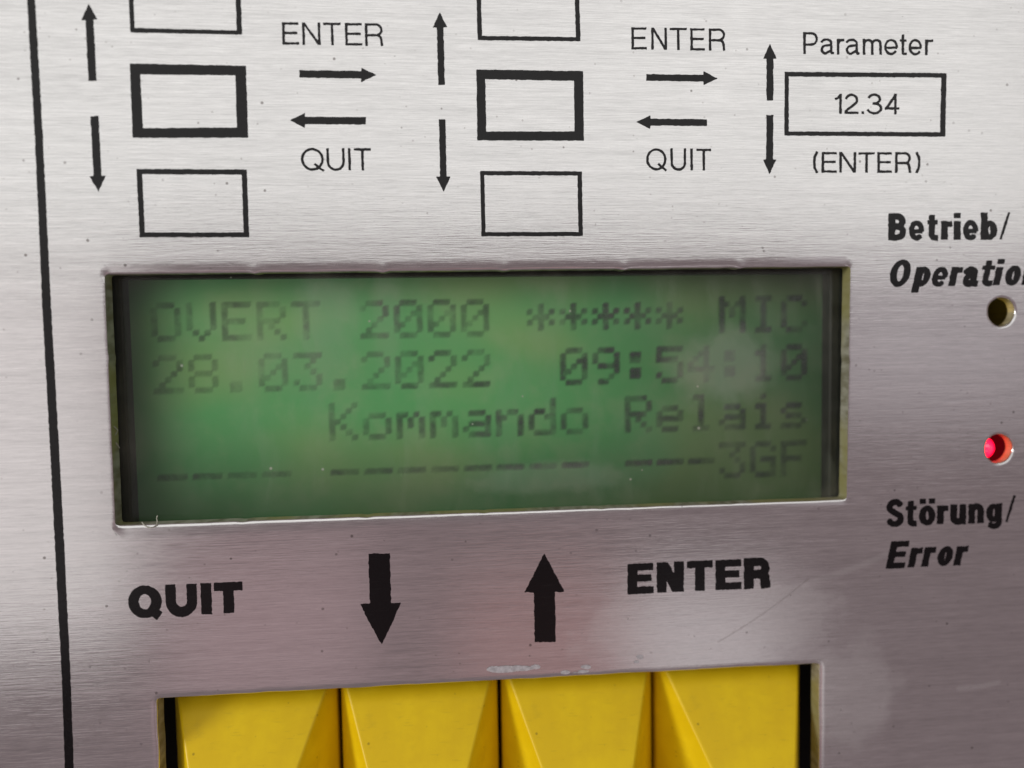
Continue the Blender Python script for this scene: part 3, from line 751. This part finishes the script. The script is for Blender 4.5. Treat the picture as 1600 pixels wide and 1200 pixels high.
# black bezel round the screen
def frame_mesh(name, ox0, ox1, oz0, oz1, ix0, ix1, iz0, iz1, y0, y1, ch):
    bm = bmesh.new()
    def ring(x0, x1, z0, z1, y): return [bm.verts.new(p) for p in ((x0, y, z0), (x1, y, z0), (x1, y, z1), (x0, y, z1))]
    a = ring(ox0, ox1, oz0, oz1, y0); b = ring(ix0 - ch, ix1 + ch, iz0 - ch, iz1 + ch, y0); c = ring(ix0, ix1, iz0, iz1, y0 + ch); d = ring(ix0, ix1, iz0, iz1, y1); e = ring(ox0, ox1, oz0, oz1, y1)
    for p, q in ((a, b), (b, c), (c, d), (d, e), (e, a)):
        for i in range(4): bm.faces.new((p[i], p[(i + 1) % 4], q[(i + 1) % 4], q[i]))
    bmesh.ops.recalc_face_normals(bm, faces=bm.faces)
    return from_bm(name, bm)
bx0 = float(at(203, 620, 0.5)[0]); bx1 = float(at(1290, 600, 0.5)[0]); bz1 = float(at(750, 432, 0.5)[2]); bz0 = float(at(750, 806, 0.5)[2])
child(link('bezel', frame_mesh('bezel', -5.0, 4.8, -2.0, 1.7, bx0, bx1, bz0, bz1, 0.40, LD - 0.003, 0.02), BEZEL), disp)

FONT = {
'O': ".###.|#...#|#...#|#...#|#...#|#...#|.###.", 'V': "#...#|#...#|#...#|#...#|#...#|.#.#.|..#..", 'E': "#####|#....|#....|####.|#....|#....|#####",
'R': "####.|#...#|#...#|####.|#.#..|#..#.|#...#", 'T': "#####|..#..|..#..|..#..|..#..|..#..|..#..", '2': ".###.|#...#|....#|...#.|..#..|.#...|#####",
'0': ".###.|#...#|#..##|#.#.#|##..#|#...#|.###.", '*': ".....|..#..|#.#.#|.###.|#.#.#|..#..|.....", 'M': "#...#|##.##|#.#.#|#.#.#|#...#|#...#|#...#",
'I': ".###.|..#..|..#..|..#..|..#..|..#..|.###.", 'C': ".###.|#...#|#....|#....|#....|#...#|.###.", '8': ".###.|#...#|#...#|.###.|#...#|#...#|.###.",
'.': ".....|.....|.....|.....|.....|.##..|.##..", '3': "#####|...#.|..#..|...#.|....#|#...#|.###.", '9': ".###.|#...#|#...#|.####|....#|...#.|.##..",
':': ".....|.##..|.##..|.....|.##..|.##..|.....", '5': "#####|#....|####.|....#|....#|#...#|.###.", '4': "...#.|..##.|.#.#.|#..#.|#####|...#.|...#.",
'1': "..#..|.##..|..#..|..#..|..#..|..#..|.###.", 'K': "#...#|#..#.|#.#..|##...|#.#..|#..#.|#...#", 'o': ".....|.....|.###.|#...#|#...#|#...#|.###.",
'm': ".....|.....|##.#.|#.#.#|#.#.#|#...#|#...#", 'a': ".....|.....|.###.|....#|.####|#...#|.####", 'n': ".....|.....|#.##.|##..#|#...#|#...#|#...#",
'd': "....#|....#|.##.#|#..##|#...#|#...#|.####", 'e': ".....|.....|.###.|#...#|#####|#....|.###.", 'l': ".##..|..#..|..#..|..#..|..#..|..#..|.###.",
'i': "..#..|.....|.##..|..#..|..#..|..#..|.###.", 's': ".....|.....|.###.|#....|.###.|....#|####.", '-': ".....|.....|.....|#####|.....|.....|.....",
'G': ".###.|#...#|#....|#.###|#...#|#...#|.####", 'F': "#####|#....|#....|####.|#....|#....|#...."}
ROWS = ["OVERT 2000 ***** MIC", "28.03.2022  09:54:10", "     Kommando Relais", "---- -------- ---3GF"]
gtl, gtr, gbl, gbr = at(236, 471, LD), at(1262, 464, LD), at(247, 775, LD), at(1258, 744, LD)
GX0, GX1 = float(gtl[0] + gbl[0]) / 2, float(gtr[0] + gbr[0]) / 2
GZ1, GZ0 = float(gtl[2] + gtr[2]) / 2, float(gbl[2] + gbr[2]) / 2
dx = (GX1 - GX0) / 119.0; dz = (GZ1 - GZ0) / 35.3; pz = 9.43 * dz; px_ = 6 * dx
cm = {}
def char_mesh(ch):
    if ch in cm: return cm[ch]
    vs, fs, al = [], [], []
    for r, row in enumerate(FONT[ch].split('|')):
        for c, q in enumerate(row):
            if q != '#': continue
            # one dot with soft edges: a core ringed by a fade that reaches a little past the dot
            x = (c + .5) * dx; z = -(r + .5) * dz; n = len(vs); yy = -((r % 2) * 2 + (c % 2)) * 0.0005
            for i in range(4):
                for j in range(4):
                    u = (-.86, -.22, .22, .86)[i]; v = (-.86, -.22, .22, .86)[j]
                    vs.append((x + u * dx, yy, z + v * dz)); al.append(1.0 if i in (1, 2) and j in (1, 2) else 0.0)
            for i in range(3):
                for j in range(3):
                    k = n + i * 4 + j; fs.append((k, k + 4, k + 5, k + 1))
    me = mesh_py('character', vs, fs); at_ = me.attributes.new('core', 'FLOAT', 'POINT'); at_.data.foreach_set('value', al); me.materials.append(DOT); cm[ch] = me
    return me
for r, row in enumerate(ROWS):
    for c, ch in enumerate(row):
        if ch == ' ': continue
        o = bpy.data.objects.new('character', char_mesh(ch)); scene.collection.objects.link(o)
        o.location = (GX0 + c * px_, LD - 0.004, GZ1 - r * pz - 0.0045 * c * dx * 0)
        o.parent = screen; o.matrix_parent_inverse = Matrix.Identity(4)

# dusty clear window over the display
def make_pane():
    m, nt, bs = new_mat('dusty_acrylic_window'); g = G(nt); co = g.coord()
    sp = g.n('ShaderNodeSeparateXYZ'); g.put(sp.inputs[0], co); xyz = sp.outputs
    wob = g.m('MULTIPLY', g.m('SUBTRACT', g.noise(co, 2.2, 5, 0.65), 0.5), 1.3)
    smear = g.rng(g.noise(g.map(co, loc=(2, 0, 6), scale=(1.7, 1, 0.55)), 1.5, 4, 0.6, 0.6), 0.46, 0.74, 0, 1)
    cloud = g.rng(g.noise(g.map(co, loc=(6, 0, 1)), 1.1, 5, 0.62, 0.3), 0.42, 0.7, 0, 1)
    P = lambda px, py: (float(at(px, py, .23)[0]), float(at(px, py, .23)[2]))
    s1 = g.blob(xyz, P(1130, 575), 0.55, 0.42, 0.5, wob); s2 = g.blob(xyz, P(505, 500), 0.30, 0.6, 0.7, wob); s3 = g.blob(xyz, P(605, 480), 0.14, 0.75, 0.7, wob)
    s4 = g.blob(xyz, P(850, 745), 0.85, 0.17, 0.4, wob); s5 = g.blob(xyz, P(430, 560), 0.6, 0.3, 0.7, wob)
    sm = g.m('MAXIMUM', g.m('MAXIMUM', g.m('MULTIPLY', s1, 2.0), s2), g.m('MAXIMUM', g.m('MULTIPLY', s3, .8), g.m('MAXIMUM', s4, g.m('MULTIPLY', s5, .6))))
    vo = g.n('ShaderNodeTexVoronoi'); g.put(vo.inputs['Vector'], g.map(co, scale=(1, 0, 1))); vo.inputs['Scale'].default_value = 3.4
    sc = g.n('ShaderNodeSeparateColor'); g.put(sc.inputs[0], vo.outputs['Color'])
    rad = g.rng(sc.outputs[2], 0, 1, 0.03, 0.085, False)
    dust = g.m('MULTIPLY', g.rng(g.m('DIVIDE', vo.outputs['Distance'], rad), 0.5, 1.1, 1, 0), g.m('GREATER_THAN', sc.outputs[0], 0.25))
    fac = g.m('ADD', g.m('MULTIPLY', smear, 0.08), g.m('MULTIPLY', cloud, 0.055)); fac = g.m('ADD', fac, 0.03)
    fac = g.m('ADD', fac, g.m('MULTIPLY', sm, 0.16)); fac = g.m('ADD', fac, g.m('MULTIPLY', dust, 0.65), clamp=True)
    di = g.n('ShaderNodeBsdfDiffuse'); g.put(di.inputs['Color'], g.mix(cloud, (0.40, 0.46, 0.37), (0.45, 0.45, 0.36)))
    tr = g.n('ShaderNodeBsdfTransparent'); tr.inputs['Color'].default_value = (0.97, 0.98, 0.95, 1)
    gl = g.n('ShaderNodeBsdfGlossy'); gl.inputs['Roughness'].default_value = 0.22
    m1 = g.n('ShaderNodeMixShader'); g.put(m1.inputs[0], fac); g.L.new(tr.outputs[0], m1.inputs[1]); g.L.new(di.outputs[0], m1.inputs[2])
    m2 = g.n('ShaderNodeMixShader'); m2.inputs[0].default_value = 0.03; g.L.new(m1.outputs[0], m2.inputs[1]); g.L.new(gl.outputs[0], m2.inputs[2])
    g.L.new(m2.outputs[0], nt.nodes['Material Output'].inputs['Surface'])
    return m
PANE = make_pane()
pane = child(link('cover_window', mesh_py('cover_window', [(-4.6, .215, -1.7), (4.3, .215, -1.7), (4.3, .215, 1.45), (-4.6, .215, 1.45)], [(0, 1, 2, 3)]), PANE), disp)

# ------------------------------------------------------------------ keys
KB = 0.58     # depth of the key skirt top edge behind the plate front
KL = ['first yellow key from the left, under the word QUIT', 'second yellow key, under the big down arrow', 'third yellow key, under the big up arrow', 'last yellow key at the right, under the word ENTER']
kxs = [(273, 526.5), (532.5, 777), (783, 1017), (1023.5, 1249)]
ztop = max(float(at(244, 1092, 0)[2]), float(at(1281, 1037, 0)[2])) + 0.0
def key_mesh(x0, x1, zt):
    H = 3.0; ins = 0.50; rise = 0.98; sl = 1.36
    bm = bmesh.new()
    def ring(i, y, t, b): return [bm.verts.new(p) for p in ((x0 + i, y, zt - t), (x1 - i, y, zt - t), (x1 - i, y, zt - H + b), (x0 + i, y, zt - H + b))]
    r0 = ring(0, KB + 0.9, 0, 0); r1 = ring(0, KB, 0, 0); r2 = ring(ins * 1.05, KB - rise, sl, 0.35)
    for p, q in ((r0, r1), (r1, r2)):
        for i in range(4): bm.faces.new((p[i], p[(i + 1) % 4], q[(i + 1) % 4], q[i]))
    top = bm.faces.new(r2); bm.faces.new(r0)
    bmesh.ops.recalc_face_normals(bm, faces=bm.faces)
    es = [e for e in bm.edges if not all(v in r0 for v in e.verts)]
    bmesh.ops.bevel(bm, geom=es, offset=0.034, segments=4, affect='EDGES', profile=0.6)
    me = from_bm('key', bm, True)
    return me
for i, (a_, b_) in enumerate(kxs):
    ym = 1092 - 55 * ((a_ + b_) / 2 - 244) / 1037
    xa = float(at(a_, ym, KB)[0]); xb = float(at(b_, ym, KB)[0])
    zt = float(at((a_ + b_) / 2, ym, 0)[2]) + 0.06
    cx = (xa + xb) / 2
    me = key_mesh(xa - cx, xb - cx, 1.1)
    me.materials.append(YELLOW)
    o = bpy.data.objects.new('push_key', me); scene.collection.objects.link(o)
    o.location = (cx, 0, zt - 1.1)
    tag(o, KL[i], 'key', 'yellow keys in the lower opening')

# ------------------------------------------------------------------ lamps behind the two round holes
def emit_mat(name, col, strength, base):
    m, nt, bs = new_mat(name); g = G(nt); co = g.coord()
    g.put(bs.inputs['Base Color'], g.mix(g.noise(co, 8, 2), base, tuple(c * .8 for c in base)))
    bs.inputs['Roughness'].default_value = 0.08; bs.inputs['Coat Weight'].default_value = 1.0; bs.inputs['Coat IOR'].default_value = 2.2; bs.inputs['Coat Roughness'].default_value = 0.06
    bs.inputs['Emission Color'].default_value = (*col, 1); bs.inputs['Emission Strength'].default_value = strength
    return m
def led(cx, cz, dy, r, mat, label, ox, oz=0.0):
    root = empty('indicator_lamp', (cx + ox, 0.9, cz)); tag(root, label, 'indicator lamp', 'indicator lamps behind the round holes')
    bm = bmesh.new(); N = 32; prof = [(0.0, dy), (r * .35, dy + r * .06), (r * .65, dy + r * .24), (r * .88, dy + r * .54), (r, dy + r), (r, dy + r + .45), (r * 1.15, dy + r + .46), (r * 1.15, dy + r + .56)]
    rings = []
    for rr, y in prof[1:]: rings.append([bm.verts.new((cx + ox + rr * math.cos(2 * math.pi * k / N), y, cz + oz + rr * math.sin(2 * math.pi * k / N))) for k in range(N)])
    tip = bm.verts.new((cx + ox, dy, cz + oz))
    for k in range(N):
        bm.faces.new((tip, rings[0][k], rings[0][(k + 1) % N]))
        for j in range(len(rings) - 1): bm.faces.new((rings[j][k], rings[j + 1][k], rings[j + 1][(k + 1) % N], rings[j][(k + 1) % N]))
    bm.faces.new(rings[-1]); bmesh.ops.recalc_face_normals(bm, faces=bm.faces)
    child(link('lens', from_bm('lens', bm, True), mat), root)
    # black holder tube
    bm = bmesh.new(); R1, R2 = 0.34, 0.40; y0, y1 = 0.14, 1.35
    L = [[bm.verts.new((cx + rr * math.cos(2 * math.pi * k / N), y, cz + rr * math.sin(2 * math.pi * k / N))) for k in range(N)] for rr, y in ((R2, y1), (R2, y0), (R1, y0), (R1, y1 - .05))]
    for j in range(3):
        for k in range(N): bm.faces.new((L[j][k], L[j][(k + 1) % N], L[j + 1][(k + 1) % N], L[j + 1][k]))
    bm.faces.new(L[3]); bm.faces.new(L[0]); bmesh.ops.recalc_face_normals(bm, faces=bm.faces)
    child(link('holder', from_bm('holder', bm, False), BLACK), root)
AMBER = emit_mat('amber_lens', (1.0, 0.66, 0.06), 3.2, (0.5, 0.3, 0.02))
RED = emit_mat('red_lit_lens', (1.0, 0.003, 0.025), 6.0, (0.5, 0.01, 0.03))
cx, cz = xz(1566, 487); led(cx, cz, 0.19, 0.09, AMBER, 'dim amber lamp in the upper round hole, under the word Operation', -0.15, -0.10)
cx, cz = xz(1561.5, 702); led(cx, cz, 0.17, 0.145, RED, 'lit red lamp in the lower round hole, above the word Störung', 0.005, -0.02)

# ------------------------------------------------------------------ dark housing behind the plate
bm = bmesh.new(); box_bm(bm, -8.9, 8.7, 1.5, 1.8, -6.9, 6.9)
hb = link('housing', from_bm('housing', bm), BLACK)
tag(hb, 'black housing behind the panel, seen in the gaps beside the keys', 'housing')
